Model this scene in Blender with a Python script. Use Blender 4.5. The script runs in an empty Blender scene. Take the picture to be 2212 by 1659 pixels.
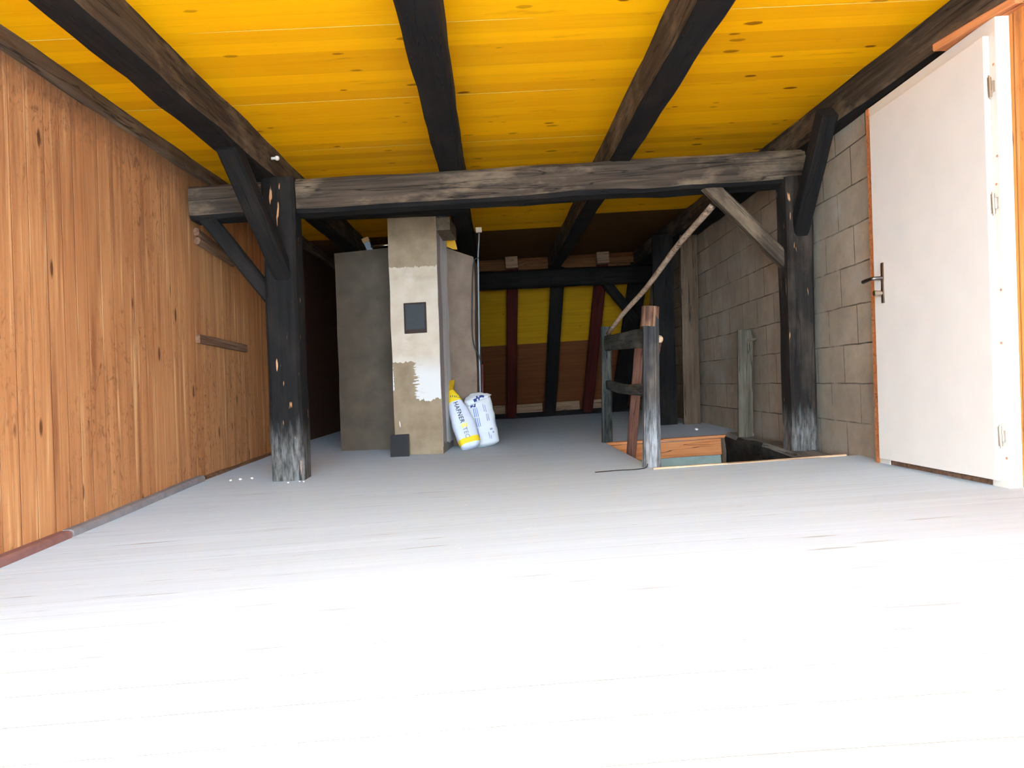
import bpy, bmesh, math, random
from mathutils import Vector, Matrix, noise

sc = bpy.context.scene
C = sc.collection
V = Vector
random.seed(7)

# ------------------------------------------------------------------ camera
cam_d = bpy.data.cameras.new('camera')
cam_d.sensor_fit = 'HORIZONTAL'; cam_d.sensor_width = 36.0
cam_d.lens = 36.0 * 1534.0 / 2212.0
cam_d.clip_start = 0.02
cam = bpy.data.objects.new('camera', cam_d); C.objects.link(cam)
yaw = math.atan(41 / 1534.0); roll = math.atan(0.065)
f_ = V((math.sin(yaw), math.cos(yaw), 0)); r0 = V((math.cos(yaw), -math.sin(yaw), 0)); u0 = V((0, 0, 1))
r_ = math.cos(roll) * r0 - math.sin(roll) * u0
u_ = math.cos(roll) * u0 + math.sin(roll) * r0
M = Matrix((r_, u_, -f_)).transposed().to_4x4()
M.translation = V((0, 0, 0.59))
cam.matrix_world = M
sc.camera = cam

# ------------------------------------------------------------------ light and exposure
sc.view_settings.view_transform = 'Standard'
sc.view_settings.look = 'None'
sc.view_settings.gamma = 1.0
sc.view_settings.use_curve_mapping = False
sc.view_settings.exposure = 0.08
SKY = 50.0
SUN = 13.0
sc.cycles.use_denoising = True
sc.cycles.max_bounces = 14
sc.cycles.diffuse_bounces = 10
wd = bpy.data.worlds.new('sky'); sc.world = wd; wd.use_nodes = True
bg = wd.node_tree.nodes['Background']
bg.inputs[0].default_value = (0.55, 0.77, 1.0, 1); bg.inputs[1].default_value = SKY
sun_d = bpy.data.lights.new('sun', 'SUN'); sun_d.energy = SUN; sun_d.angle = math.radians(7); sun_d.color = (1.0, 0.97, 0.94)
sun = bpy.data.objects.new('sun', sun_d); C.objects.link(sun)
sun.rotation_euler = V((0.05, 0.80, -0.58)).to_track_quat('-Z', 'Y').to_euler()
sun.location = (0, -6, 6)


# ------------------------------------------------------------------ node helper
def lin(r, g, b):
    f = lambda c: (c / 255 / 12.92) if c / 255 <= 0.04045 else ((c / 255 + 0.055) / 1.055) ** 2.4
    return (f(r), f(g), f(b), 1)


class NB:
    def __init__(s, name, rough=0.8, metal=0.0, spec=0.3):
        s.m = bpy.data.materials.new(name); s.m.use_nodes = True
        s.t = s.m.node_tree; s.p = s.t.nodes['Principled BSDF']
        s.p.inputs['Roughness'].default_value = rough
        s.p.inputs['Metallic'].default_value = metal
        s.p.inputs['Specular IOR Level'].default_value = spec
        s._co = None

    def n(s, ty, **k):
        a = s.t.nodes.new(ty)
        for q, v in k.items(): setattr(a, q, v)
        return a

    def put(s, sock, v):
        if isinstance(v, bpy.types.NodeSocket): s.t.links.new(v, sock)
        elif isinstance(v, (int, float)) and sock.type in ('RGBA',): sock.default_value = (v, v, v, 1)
        else: sock.default_value = v

    def obj(s):
        if s._co is None: s._co = s.n('ShaderNodeTexCoord').outputs['Object']
        return s._co

    def map(s, scale, loc=(0, 0, 0), co=None):
        a = s.n('ShaderNodeMapping'); s.t.links.new(co or s.obj(), a.inputs[0])
        a.inputs['Scale'].default_value = scale; a.inputs['Location'].default_value = loc
        return a.outputs[0]

    def noise(s, co, scale=1.0, detail=4, rough=0.55, dist=0.0):
        a = s.n('ShaderNodeTexNoise'); s.t.links.new(co, a.inputs['Vector'])
        a.inputs['Scale'].default_value = scale; a.inputs['Detail'].default_value = detail
        a.inputs['Roughness'].default_value = rough; a.inputs['Distortion'].default_value = dist
        return a.outputs['Fac']

    def voro(s, co, scale=1.0, feature='F1', rnd=1.0, out='Distance'):
        a = s.n('ShaderNodeTexVoronoi'); a.feature = feature; s.t.links.new(co, a.inputs['Vector'])
        a.inputs['Scale'].default_value = scale; a.inputs['Randomness'].default_value = rnd
        return a.outputs[out]

    def math(s, op, a, b=None, c=None, clamp=False):
        x = s.n('ShaderNodeMath'); x.operation = op; x.use_clamp = clamp
        for i, v in enumerate((a, b, c)):
            if v is not None: s.put(x.inputs[i], v)
        return x.outputs[0]

    def rng(s, v, a, b, c=0.0, d=1.0):
        x = s.n('ShaderNodeMapRange'); s.put(x.inputs[0], v)
        for i, q in enumerate((a, b, c, d)): x.inputs[i + 1].default_value = q
        return x.outputs[0]

    def sep(s, co=None):
        x = s.n('ShaderNodeSeparateXYZ'); s.t.links.new(co or s.obj(), x.inputs[0]); return x.outputs

    def comb(s, x, y, z):
        a = s.n('ShaderNodeCombineXYZ')
        for i, v in enumerate((x, y, z)): s.put(a.inputs[i], v)
        return a.outputs[0]

    def mix(s, f, a, b, mode='MIX'):
        x = s.n('ShaderNodeMix'); x.data_type = 'RGBA'; x.blend_type = mode
        s.put(x.inputs[0], f); s.put(x.inputs[6], a); s.put(x.inputs[7], b)
        return x.outputs[2]

    def white(s, v):
        a = s.n('ShaderNodeTexWhiteNoise'); a.noise_dimensions = '1D'; s.put(a.inputs['W'], v); return a.outputs['Value']

    def rand(s):
        return s.n('ShaderNodeObjectInfo').outputs['Random']

    def bump(s, h, strength=0.3, dist=0.01):
        b = s.n('ShaderNodeBump'); b.inputs['Strength'].default_value = strength; b.inputs['Distance'].default_value = dist
        s.put(b.inputs['Height'], h); s.t.links.new(b.outputs[0], s.p.inputs['Normal'])

    def col(s, c): s.put(s.p.inputs['Base Color'], c); return s.m


def plain(name, c, rough=0.7, metal=0.0, var=0.15, scale=30, spec=0.3):
    b = NB(name, rough, metal, spec)
    n = b.noise(b.map((scale,) * 3), 1.0, 4)
    k = b.rng(n, 0.3, 0.7, 1 - var, 1 + var)
    return b.col(b.mix(1.0, c, b.comb(k, k, k), 'MULTIPLY'))


# ------------------------------------------------------------------ materials
def timber_mat(name, dark, mid, dust, dust_amt=0.5, dirty_foot=0.0, raw=0.0, foot_col=None):
    b = NB(name, 0.85, spec=0.2)
    off = b.math('MULTIPLY', b.rand(), 37.0)
    s = b.sep()
    co = b.comb(b.math('ADD', s[0], off), s[1], s[2])
    g = b.noise(b.map((1.6, 38, 38), co=co), 1.0, 6, 0.6, 0.4)
    blot = b.noise(b.map((2.2, 6, 6), co=co), 1.0, 5, 0.6)
    c = b.mix(b.rng(g, 0.35, 0.7), dark, mid)
    c = b.mix(b.math('MULTIPLY', b.rng(blot, 0.48, 0.72), dust_amt), c, dust)
    crk = b.noise(b.map((0.7, 16, 16), co=co), 1.0, 3, 0.4)
    ck = b.rng(b.math('ABSOLUTE', b.math('SUBTRACT', crk, 0.5)), 0.0, 0.010, 1.0, 0.0)
    c = b.mix(b.math('MULTIPLY', ck, 0.8), c, (0.004, 0.003, 0.003, 1))
    if raw:
        rw = b.noise(b.map((5, 34, 34), loc=(3, 5, 1), co=co), 1.0, 2, 0.5)
        c = b.mix(b.math('MULTIPLY', b.rng(rw, 0.70, 0.73), raw), c, lin(200, 145, 100))
    if dirty_foot:
        fz = b.math('ADD', s[0], b.math('MULTIPLY', b.math('SUBTRACT', g, 0.5), 0.35))
        fz = b.rng(fz, dirty_foot * 0.45, dirty_foot, 0.85, 0.0)
        st = b.rng(b.noise(b.map((9, 45, 45), co=co), 1.0, 4, 0.6), 0.36, 0.62, 0.15, 1.0)
        c = b.mix(b.math('MULTIPLY', fz, st), c, foot_col or lin(112, 108, 102))
    b.bump(b.math('SUBTRACT', g, b.math('MULTIPLY', ck, 1.5)), 0.6, 0.008)
    return b.col(c)


m_timber = timber_mat('old_timber', lin(42, 33, 26), lin(80, 65, 51), lin(132, 111, 87), 0.8)
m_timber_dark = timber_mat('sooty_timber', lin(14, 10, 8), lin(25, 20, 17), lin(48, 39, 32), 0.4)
m_post = timber_mat('post_timber', lin(10, 8, 7), lin(22, 17, 14), lin(50, 41, 33), 0.4, dirty_foot=0.40, raw=0.8)
m_post2 = timber_mat('post_timber_brown', lin(20, 15, 12), lin(40, 32, 26), lin(78, 65, 53), 0.6, dirty_foot=0.30, raw=0.6)
m_rail = timber_mat('worn_black_timber', lin(26, 25, 26), lin(58, 56, 54), lin(112, 98, 82), 0.6, dirty_foot=0.46, raw=1.0, foot_col=lin(142, 140, 138))
m_rail2 = timber_mat('grey_black_timber', lin(30, 31, 29), lin(66, 66, 60), lin(112, 108, 96), 0.6)
m_char = timber_mat('charred_timber', lin(14, 14, 14), lin(30, 30, 30), lin(105, 100, 92), 0.35)
m_red = timber_mat('red_brown_rafter', lin(56, 14, 8), lin(78, 22, 13), lin(86, 38, 26), 0.3)
m_stick = timber_mat('reddish_batten', lin(70, 44, 34), lin(104, 66, 50), lin(124, 92, 76), 0.5)
m_pole = timber_mat('pale_pole', lin(105, 82, 64), lin(150, 120, 96), lin(170, 140, 115), 0.5)
m_plank = timber_mat('brown_plank', lin(78, 60, 46), lin(108, 86, 66), lin(122, 100, 80), 0.5)
m_greyplank = timber_mat('grey_plank', lin(72, 64, 52), lin(102, 92, 76), lin(122, 112, 96), 0.5)
m_pale = timber_mat('pale_new_wood', lin(170, 135, 105), lin(200, 165, 130), lin(205, 175, 145), 0.4)
m_paledull = timber_mat('dull_pale_wood', lin(120, 90, 66), lin(146, 112, 86), lin(150, 120, 96), 0.4)
m_plate = timber_mat('brown_plate_timber', lin(78, 60, 46), lin(112, 90, 70), lin(140, 116, 92), 0.7)
m_eaves = timber_mat('eaves_board', lin(84, 52, 28), lin(110, 70, 38), lin(112, 76, 46), 0.3)
m_sillt = timber_mat('dusty_timber_top', lin(92, 88, 82), lin(126, 122, 114), lin(140, 136, 128), 0.6)
m_orange = timber_mat('orange_board', lin(176, 104, 58), lin(205, 132, 80), lin(212, 145, 95), 0.4)
m_skirt = plain('grey_skirting', lin(128, 122, 122), 0.8, 0, 0.15, 14)
m_skirt_red = plain('red_skirting', lin(128, 88, 80), 0.8, 0, 0.15, 14)
m_lath = timber_mat('brown_lath', lin(95, 66, 48), lin(135, 98, 72), lin(140, 110, 86), 0.4)


def floor_material():
    b = NB('dusty_floor_boards', 0.75, spec=0.25)
    s = b.sep()
    yy = b.math('ADD', s[1], b.math('MULTIPLY', s[0], 0.02))
    q = b.math('DIVIDE', yy, 0.155)
    idx = b.math('FLOOR', q)
    fr = b.math('FRACT', q)
    rn = b.white(idx)
    gap = b.rng(b.math('ABSOLUTE', b.math('SUBTRACT', fr, 0.5)), 0.484, 0.5, 0.0, 1.0)
    co = b.comb(b.math('ADD', s[0], b.math('MULTIPLY', rn, 20)), s[1], s[2])
    g = b.noise(b.map((1.1, 26, 1), co=co), 1.0, 5, 0.6, 0.3)
    big = b.noise(b.map((0.5, 1.0, 1)), 1.0, 4, 0.6)
    c = b.mix(b.rng(g, 0.3, 0.7), lin(188, 206, 220), lin(202, 220, 234))
    c = b.mix(b.rng(rn, 0, 1, 0.0, 0.35), c, lin(182, 198, 211))
    c = b.mix(b.rng(big, 0.4, 0.65, 0.0, 0.55), c, lin(194, 213, 229))
    sl = b.noise(b.map((2.2, 40, 1), loc=(4, 2, 0), co=co), 1.0, 3, 0.5)
    c = b.mix(b.rng(sl, 0.66, 0.72, 0.0, 0.5), c, lin(112, 104, 98))
    wt = b.noise(b.map((14, 18, 1), loc=(9, 1, 0)), 1.0, 2, 0.5)
    c = b.mix(b.rng(wt, 0.74, 0.76, 0.0, 0.7), c, lin(228, 226, 222))
    gg = b.rng(b.noise(b.map((0.9, 3, 1), loc=(2, 7, 0)), 1.0, 2), 0.42, 0.62)
    c = b.mix(b.math('MULTIPLY', gap, b.math('MULTIPLY', gg, 0.55)), c, lin(120, 112, 105))
    b.bump(b.math('SUBTRACT', g, gap), 0.25, 0.006)
    return b.col(c)


def ceiling_material():
    """yellow shuttering panels laid crosswise; plain brown boards beyond y = 7.6"""
    b = NB('yellow_ceiling_panels', 0.6, spec=0.1)
    s = b.sep()
    yy = b.math('ADD', s[1], b.math('MULTIPLY', s[0], -0.012))
    q = b.math('DIVIDE', b.math('SUBTRACT', yy, 3.26), 0.865)
    pi = b.math('FLOOR', q); pf = b.math('FRACT', q)
    sq = b.math('MULTIPLY', q, 7.0)
    si = b.math('FLOOR', sq); sf = b.math('FRACT', sq)
    rs = b.white(si)
    co = b.comb(b.math('ADD', s[0], b.math('MULTIPLY', rs, 17)), s[1], s[2])
    g = b.noise(b.map((1.3, 34, 1), co=co), 1.0, 5, 0.6, 0.5)
    c = b.mix(b.rng(g, 0.3, 0.75), lin(252, 176, 2), lin(243, 166, 2))
    c = b.mix(b.rng(rs, 0.3, 1.0, 0.0, 0.45), c, lin(200, 126, 6))
    seam = b.rng(b.math('ABSOLUTE', b.math('SUBTRACT', sf, 0.5)), 0.485, 0.5, 0.0, 0.35)
    c = b.mix(seam, c, lin(160, 96, 6))
    # knots
    kv = b.voro(b.map((3.6, 9.5, 1), loc=(1, 3, 0)), 1.0, 'F1', 1.0)
    kr = b.voro(b.map((3.6, 9.5, 1), loc=(1, 3, 0)), 1.0, 'F1', 1.0, 'Color')
    ks = b.sep(kr)
    kd = b.math('ADD', kv, b.math('MULTIPLY', b.math('SUBTRACT', b.noise(b.map((22, 40, 1)), 1.0, 2), 0.5), 0.10))
    rad = b.math('MULTIPLY', b.rng(ks[0], 0.1, 1.0, 0.15, 1.0), 0.17)
    kn = b.rng(b.math('SUBTRACT', kd, rad), -0.02, 0.02, 1.0, 0.0)
    kn = b.math('MULTIPLY', kn, b.math('GREATER_THAN', ks[0], 0.25))
    c = b.mix(b.math('MULTIPLY', kn, b.rng(ks[1], 0, 1, 0.4, 0.95)), c, lin(112, 52, 4))
    sm = b.noise(b.map((2.5, 16, 1), loc=(8, 8, 0)), 1.0, 4, 0.6)
    c = b.mix(b.rng(sm, 0.62, 0.75, 0.0, 0.4), c, lin(150, 88, 8))
    # pale chipped panel edges, only along part of each joint
    lg = b.rng(b.noise(b.comb(b.math('MULTIPLY', s[0], 0.55), b.math('MULTIPLY', pi, 3.7), 0.0), 1.0, 1), 0.46, 0.52)
    ln = b.rng(b.math('ABSOLUTE', b.math('SUBTRACT', pf, 0.006)), 0.002, 0.0055, 1.0, 0.0)
    c = b.mix(b.math('MULTIPLY', ln, b.math('MULTIPLY', lg, 0.9)), c, lin(250, 225, 120))
    # unpainted boards towards the eaves
    br = b.mix(b.rng(g, 0.3, 0.7), lin(78, 50, 22), lin(104, 68, 34))
    yl = b.math('SUBTRACT', yy, b.math('MULTIPLY', b.math('LESS_THAN', s[0], 1.0), 0.62))
    c = b.mix(b.rng(yl, 7.58, 7.62), c, br)
    b.bump(b.math('SUBTRACT', g, seam), 0.12, 0.004)
    return b.col(c)


def plank_wall_material(name, c0, c1, stain, w=0.118):
    b = NB(name, 0.7, spec=0.25)
    s = b.sep()
    yy = b.math('ADD', s[1], b.math('MULTIPLY', b.math('SUBTRACT', b.noise(b.comb(s[1], 0.0, 0.0), 3.0, 1), 0.5), 0.10))
    yy = b.math('ADD', yy, b.math('MULTIPLY', s[2], 0.006))
    q = b.math('DIVIDE', yy, w)
    idx = b.math('FLOOR', q); fr = b.math('FRACT', q)
    rn = b.white(idx)
    co = b.comb(s[0], s[1], b.math('ADD', s[2], b.math('MULTIPLY', rn, 23)))
    g = b.noise(b.map((1, 30, 1.1), co=co), 1.0, 6, 0.62, 0.6)
    c = b.mix(b.rng(g, 0.28, 0.72), c0, c1)
    c = b.mix(b.rng(rn, 0, 1, 0.0, 0.55), c, stain)
    cur = b.noise(b.map((1, 16, 7), co=co), 1.0, 5, 0.7, 2.6)
    patch = b.rng(b.noise(b.map((1, 1.3, 0.9), loc=(0, 4, 2)), 1.0, 3), 0.42, 0.6)
    c = b.mix(b.math('MULTIPLY', b.rng(cur, 0.53, 0.66), b.math('MULTIPLY', patch, 0.85)), c, lin(100, 58, 30))
    st = b.noise(b.map((1, 13, 0.9), loc=(0, 1, 8), co=co), 1.0, 4, 0.6)
    c = b.mix(b.rng(st, 0.52, 0.68, 0.0, 0.75), c, lin(134, 82, 48))
    lt = b.noise(b.map((1, 22, 0.8), loc=(0, 8, 3), co=co), 1.0, 3, 0.6)
    c = b.mix(b.rng(lt, 0.58, 0.7, 0.0, 0.7), c, lin(226, 178, 124))
    kv = b.voro(b.map((1, 7, 2.1), co=co), 1.0)
    c = b.mix(b.rng(kv, 0.07, 0.12, 0.9, 0.0), c, lin(80, 44, 22))
    if name.startswith('worn'):
        gz = b.math('ADD', s[2], b.math('MULTIPLY', b.math('SUBTRACT', cur, 0.5), 0.5))
        c = b.mix(b.math('MULTIPLY', b.rng(gz, 1.98, 2.16), 0.6), c, lin(112, 80, 58))
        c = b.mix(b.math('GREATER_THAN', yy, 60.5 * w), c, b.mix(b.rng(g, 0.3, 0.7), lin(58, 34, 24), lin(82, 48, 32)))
    gap = b.rng(b.math('ABSOLUTE', b.math('SUBTRACT', fr, 0.5)), 0.472, 0.5, 0.0, 1.0)
    c = b.mix(b.math('MULTIPLY', gap, b.rng(rn, 0, 1, 0.35, 0.95)), c, lin(70, 42, 24))
    b.bump(b.math('SUBTRACT', g, b.math('MULTIPLY', gap, 2.0)), 0.35, 0.006)
    return b.col(c)


def block_material():
    b = NB('concrete_blocks', 0.95, spec=0.15)
    s = b.sep()
    bt = b.n('ShaderNodeTexBrick')
    wob = b.math('MULTIPLY', b.math('SUBTRACT', b.noise(b.map((3, 3, 3)), 1.0, 3), 0.5), 0.02)
    b.t.links.new(b.comb(b.math('ADD', s[1], 0.22), b.math('ADD', b.math('SUBTRACT', s[2], 0.205), wob), 0.0), bt.inputs['Vector'])
    bt.offset = 0.5
    for k, v in (('Scale', 1.0), ('Mortar Size', 0.005), ('Mortar Smooth', 0.3), ('Bias', 0.0), ('Brick Width', 0.40), ('Row Height', 0.2475)):
        bt.inputs[k].default_value = v
    bt.inputs['Color1'].default_value = lin(176, 156, 132); bt.inputs['Color2'].default_value = lin(160, 142, 120)
    bt.inputs['Mortar'].default_value = lin(70, 60, 50)
    nz = b.noise(b.map((9, 9, 9)), 1.0, 6, 0.7)
    pt = b.noise(b.map((1, 2.4, 2.4)), 1.0, 4, 0.6)
    lg = b.noise(b.map((1, 1.6, 1.2), loc=(0, 5, 3)), 1.0, 3, 0.5)
    base = b.mix(b.rng(lg, 0.45, 0.6), bt.outputs['Color'], b.mix(b.math('MULTIPLY', bt.outputs['Fac'], b.rng(nz, 0.4, 0.6)), lin(150, 135, 115), lin(90, 78, 66)))
    c = b.mix(b.rng(nz, 0.35, 0.65, 0.0, 0.4), base, lin(122, 108, 92))
    c = b.mix(b.rng(pt, 0.5, 0.7, 0.0, 0.55), c, lin(168, 158, 142))
    b.bump(b.math('SUBTRACT', nz, b.math('MULTIPLY', bt.outputs['Fac'], 0.8)), 0.5, 0.01)
    return b.col(c)


def slope_material():
    """far roof slope: yellow panels above, bare brown boards below z = 1.22"""
    b = NB('far_slope_boards', 0.6, spec=0.25)
    s = b.sep()
    g = b.noise(b.map((1.3, 8, 34)), 1.0, 5, 0.6, 0.5)
    y = b.mix(b.rng(g, 0.3, 0.7), lin(176, 126, 4), lin(156, 106, 3))
    kv = b.voro(b.map((4, 1, 9)), 1.0)
    y = b.mix(b.rng(kv, 0.06, 0.12, 0.6, 0.0), y, lin(120, 70, 10))
    w = b.mix(b.rng(g, 0.3, 0.7), lin(88, 46, 22), lin(110, 62, 30))
    fr = b.math('FRACT', b.math('DIVIDE', s[2], 0.13))
    gap = b.rng(b.math('ABSOLUTE', b.math('SUBTRACT', fr, 0.5)), 0.47, 0.5)
    w = b.mix(b.math('MULTIPLY', gap, 0.6), w, lin(60, 32, 18))
    return b.col(b.mix(b.math('MULTIPLY', b.rng(s[2], 1.215, 1.225), b.math('LESS_THAN', s[2], 2.1)), w, y))


def plaster_face(name, paint, xn=0.29, bot=0.50):
    """brown plaster with a ragged patch of white paint on the front of the pillar"""
    b = NB(name, 0.9, spec=0.15)
    s = b.sep()
    nz = b.noise(b.map((6, 6, 6)), 1.0, 5, 0.6)
    fine = b.noise(b.map((60, 60, 60)), 1.0, 3, 0.6)
    br = b.mix(b.rng(nz, 0.35, 0.65), lin(122, 102, 79), lin(138, 118, 93))
    br = b.mix(b.rng(fine, 0.4, 0.7, 0, 0.25), br, lin(130, 112, 90))
    if not paint:
        return b.col(br)
    e1 = b.noise(b.map((30, 30, 7)), 1.0, 3, 0.6)
    e2 = b.noise(b.map((5, 5, 48)), 1.0, 3, 0.6)
    # local x runs 0..0.43 across the front, z is height
    top = b.math('ADD', 1.665, b.math('MULTIPLY', b.math('SUBTRACT', e1, 0.5), 0.07))
    up = b.math('LESS_THAN', s[2], top)
    lowz = b.math('ADD', bot, b.math('MULTIPLY', b.math('SUBTRACT', e1, 0.5), 0.10))
    main = b.math('GREATER_THAN', s[2], lowz)
    xr = b.math('ADD', xn - 0.07, b.math('MULTIPLY', b.math('SUBTRACT', e2, 0.5), 0.28))
    step = b.math('LESS_THAN', s[2], b.math('ADD', 0.84, b.math('MULTIPLY', b.math('SUBTRACT', e1, 0.5), 0.06)))
    left = b.math('LESS_THAN', s[0], xr)
    drip = b.math('GREATER_THAN', s[0], b.math('ADD', 0.028, b.math('MULTIPLY', b.math('SUBTRACT', e2, 0.5), 0.02)))
    notch = b.math('MULTIPLY', b.math('MULTIPLY', step, left), b.math('MAXIMUM', drip, b.math('LESS_THAN', s[2], 0.60)))
    mask = b.math('MULTIPLY', b.math('MULTIPLY', up, main), b.math('SUBTRACT', 1.0, notch))
    sc1 = b.noise(b.map((26, 26, 4), loc=(2, 2, 2)), 1.0, 2, 0.5)
    low = b.math('MULTIPLY', b.math('LESS_THAN', s[2], 0.45), b.rng(sc1, 0.72, 0.735))
    wob = b.noise(b.map((4, 4, 4), loc=(5, 5, 5)), 1.0, 4)
    wh = b.mix(b.rng(wob, 0.35, 0.65), lin(184, 166, 146), lin(168, 149, 127))
    wh = b.mix(b.math('MULTIPLY', b.rng(s[2], 0.9, 0.72), 0.8), wh, lin(198, 193, 187))
    soot = b.noise(b.map((3, 3, 6), loc=(1, 7, 3)), 1.0, 3)
    wh = b.mix(b.rng(soot, 0.60, 0.72, 0, 0.5), wh, lin(150, 128, 108))
    return b.col(b.mix(b.math('MAXIMUM', mask, b.math('MULTIPLY', low, 0.8)), br, wh))


def pillar_side():
    b = NB('painted_pillar_side', 0.9, spec=0.15)
    s = b.sep()
    st = b.noise(b.map((20, 20, 1.5)), 1.0, 4, 0.6)
    wh = b.mix(b.rng(st, 0.35, 0.65), lin(228, 226, 222), lin(200, 196, 190))
    pl = b.mix(b.rng(st, 0.35, 0.65), lin(168, 154, 148), lin(152, 138, 132))
    e = b.math('ADD', s[1], b.math('MULTIPLY', b.math('SUBTRACT', st, 0.5), 0.05))
    c = b.mix(b.rng(e, 0.24, 0.26), pl, wh)
    c = b.mix(b.rng(b.math('ADD', s[1], b.math('MULTIPLY', b.math('SUBTRACT', b.noise(b.map((9, 9, 9)), 1.0, 3), 0.5), 0.04)), 0.022, 0.026), lin(235, 232, 226), c)
    gr = b.noise(b.map((8, 8, 8), loc=(1, 1, 1)), 1.0, 4)
    c = b.mix(b.math('LESS_THAN', b.math('ADD', s[2], b.math('MULTIPLY', gr, 0.12)), 0.16), c, lin(120, 116, 108))
    return b.col(c)


m_floor = floor_material(); m_ceil = ceiling_material()
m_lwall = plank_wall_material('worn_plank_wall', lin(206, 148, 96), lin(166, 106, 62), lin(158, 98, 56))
m_nwall = plank_wall_material('orange_plank_wall', lin(226, 148, 70), lin(204, 122, 50), lin(190, 110, 44), 0.20)
m_block = block_material(); m_slope = slope_material()
m_front = plaster_face('patchy_painted_plaster', True); m_plaster = plaster_face('brown_plaster', False)
m_wing = plain('shaded_brown_plaster', lin(78, 66, 53), 0.95, 0, 0.2, 5)  # brown plaster with the left shoulder's shade put into its base colour
m_rwing = plain('brown_render', lin(112, 92, 76), 0.95, 0, 0.2, 7)
m_pside = pillar_side()
m_white = plain('white_door_paint', lin(222, 214, 203), 0.45, var=0.03, scale=6)
m_frame = plain('white_frame_paint', lin(216, 205, 190), 0.5, var=0.03, scale=6)
m_knot = plain('copper_knot', lin(176, 120, 88), 0.7)
m_steel = plain('brushed_steel', lin(190, 180, 165), 0.28, 1.0, 0.05)
m_steel_dark = plain('dark_steel', lin(120, 112, 108), 0.35, 1.0, 0.08)
m_iron = plain('black_iron', lin(29, 28, 26), 0.6, 0.0, 0.2)
m_rust = plain('rusty_iron', lin(50, 35, 27), 0.8, 0.0, 0.3)
m_tile = plain('black_plate', lin(27, 25, 26), 0.65, 0.0, 0.1)
m_cap = plain('mottled_concrete', lin(96, 82, 64), 0.95, 0.0, 0.35, 24)
m_yel = plain('yellow_panel_paint', lin(232, 170, 16), 0.5, 0.0, 0.08)
m_pipe = plain('grey_conduit', lin(128, 134, 138), 0.5, 0.0, 0.05)
m_cable = plain('black_cable', lin(22, 22, 22), 0.5)
m_redpipe = plain('red_brown_pipe', lin(86, 42, 38), 0.6)
m_box = plain('cream_plastic', lin(222, 208, 188), 0.5, 0.0, 0.03)
m_tin = plain('grey_tin', lin(135, 140, 145), 0.4, 0.6, 0.1)
m_tan = plain('tan_card', lin(170, 128, 80), 0.8)
m_green = plain('pale_green_plaster', lin(150, 160, 148), 0.9, 0, 0.12, 8)
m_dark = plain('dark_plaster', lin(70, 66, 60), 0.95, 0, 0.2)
m_porc = plain('porcelain', lin(205, 195, 185), 0.3)
m_crumb = plain('plaster_crumb', lin(232, 230, 226), 0.9)
m_terrace = plain('terrace_concrete', lin(190, 186, 178), 0.9, 0, 0.1, 3)
m_bag = plain('white_bag_paper', lin(196, 196, 204), 0.55, 0, 0.03, 20)
m_bag2 = plain('cream_bag_paper', lin(192, 190, 188), 0.6, 0, 0.05, 12)
m_bagy = plain('yellow_bag_print', lin(222, 184, 30), 0.5, 0, 0.06, 20)
m_bagyd = plain('ochre_bag_film', lin(172, 130, 16), 0.5, 0, 0.15, 20)
m_ink = plain('dark_grey_ink', lin(70, 78, 86), 0.6)
m_ink2 = plain('grey_ink', lin(135, 138, 140), 0.6)
m_blue = plain('blue_ink', lin(40, 46, 110), 0.6)
m_blue2 = plain('mid_blue_ink', lin(70, 96, 170), 0.6)
m_violet = plain('violet_grey_ink', lin(128, 122, 150), 0.6)
m_yink = plain('pale_yellow_ink', lin(238, 208, 90), 0.6)


# ------------------------------------------------------------------ object helpers
def link(name, bm_or_me, mats, parent=None, smooth=False):
    if isinstance(bm_or_me, bmesh.types.BMesh):
        me = bpy.data.meshes.new(name); bm_or_me.normal_update(); bm_or_me.to_mesh(me); bm_or_me.free()
    else: me = bm_or_me
    for m in (mats if isinstance(mats, (list, tuple)) else [mats]): me.materials.append(m)
    if smooth:
        for p in me.polygons: p.use_smooth = True
    o = bpy.data.objects.new(name, me); C.objects.link(o)
    if parent: o.parent = parent
    return o


def tag(o, label, cat, group=None):
    o['label'] = label; o['category'] = cat
    if group: o['group'] = group
    return o


def struct(o, label=None):
    o['kind'] = 'structure'
    if label: o['label'] = label; o['category'] = o.name.split('_')[0]
    return o


def thing(name, loc, label, cat, group=None):
    o = bpy.data.objects.new(name, None); C.objects.link(o); o.location = loc; o.empty_display_size = 0.1
    return tag(o, label, cat, group)


def hexa(bm, lo, hi):
    """box from two 4-corner rings (lists of 4 points each)"""
    a = [bm.verts.new(p) for p in lo]; b = [bm.verts.new(p) for p in hi]
    bm.faces.new(a[::-1]); bm.faces.new(b)
    for i in range(4):
        j = (i + 1) % 4; bm.faces.new((a[i], a[j], b[j], b[i]))
    return a + b


def box(bm, x0, x1, y0, y1, z0, z1, lean=0.0, bev=0.0):
    r = lambda z: [(x0 + lean * z, y0, z), (x1 + lean * z, y0, z), (x1 + lean * z, y1, z), (x0 + lean * z, y1, z)]
    vs = hexa(bm, r(z0), r(z1))
    if bev:
        es = {e for v in vs for e in v.link_edges}
        bmesh.ops.bevel(bm, geom=list(es), offset=bev, segments=2, affect='EDGES', profile=0.6)


def BX(name, x0, x1, y0, y1, z0, z1, mat, parent=None, lean=0.0, bev=0.004):
    """box object whose own origin sits at its lower front left corner"""
    bm = bmesh.new(); base = V((x0 + lean * z0, y0, z0))
    box(bm, 0, x1 - x0, 0, y1 - y0, 0, z1 - z0, lean, bev)
    o = link(name, bm, mat, parent); o.location = base - (parent.location if parent else V((0, 0, 0)))
    return o


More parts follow.
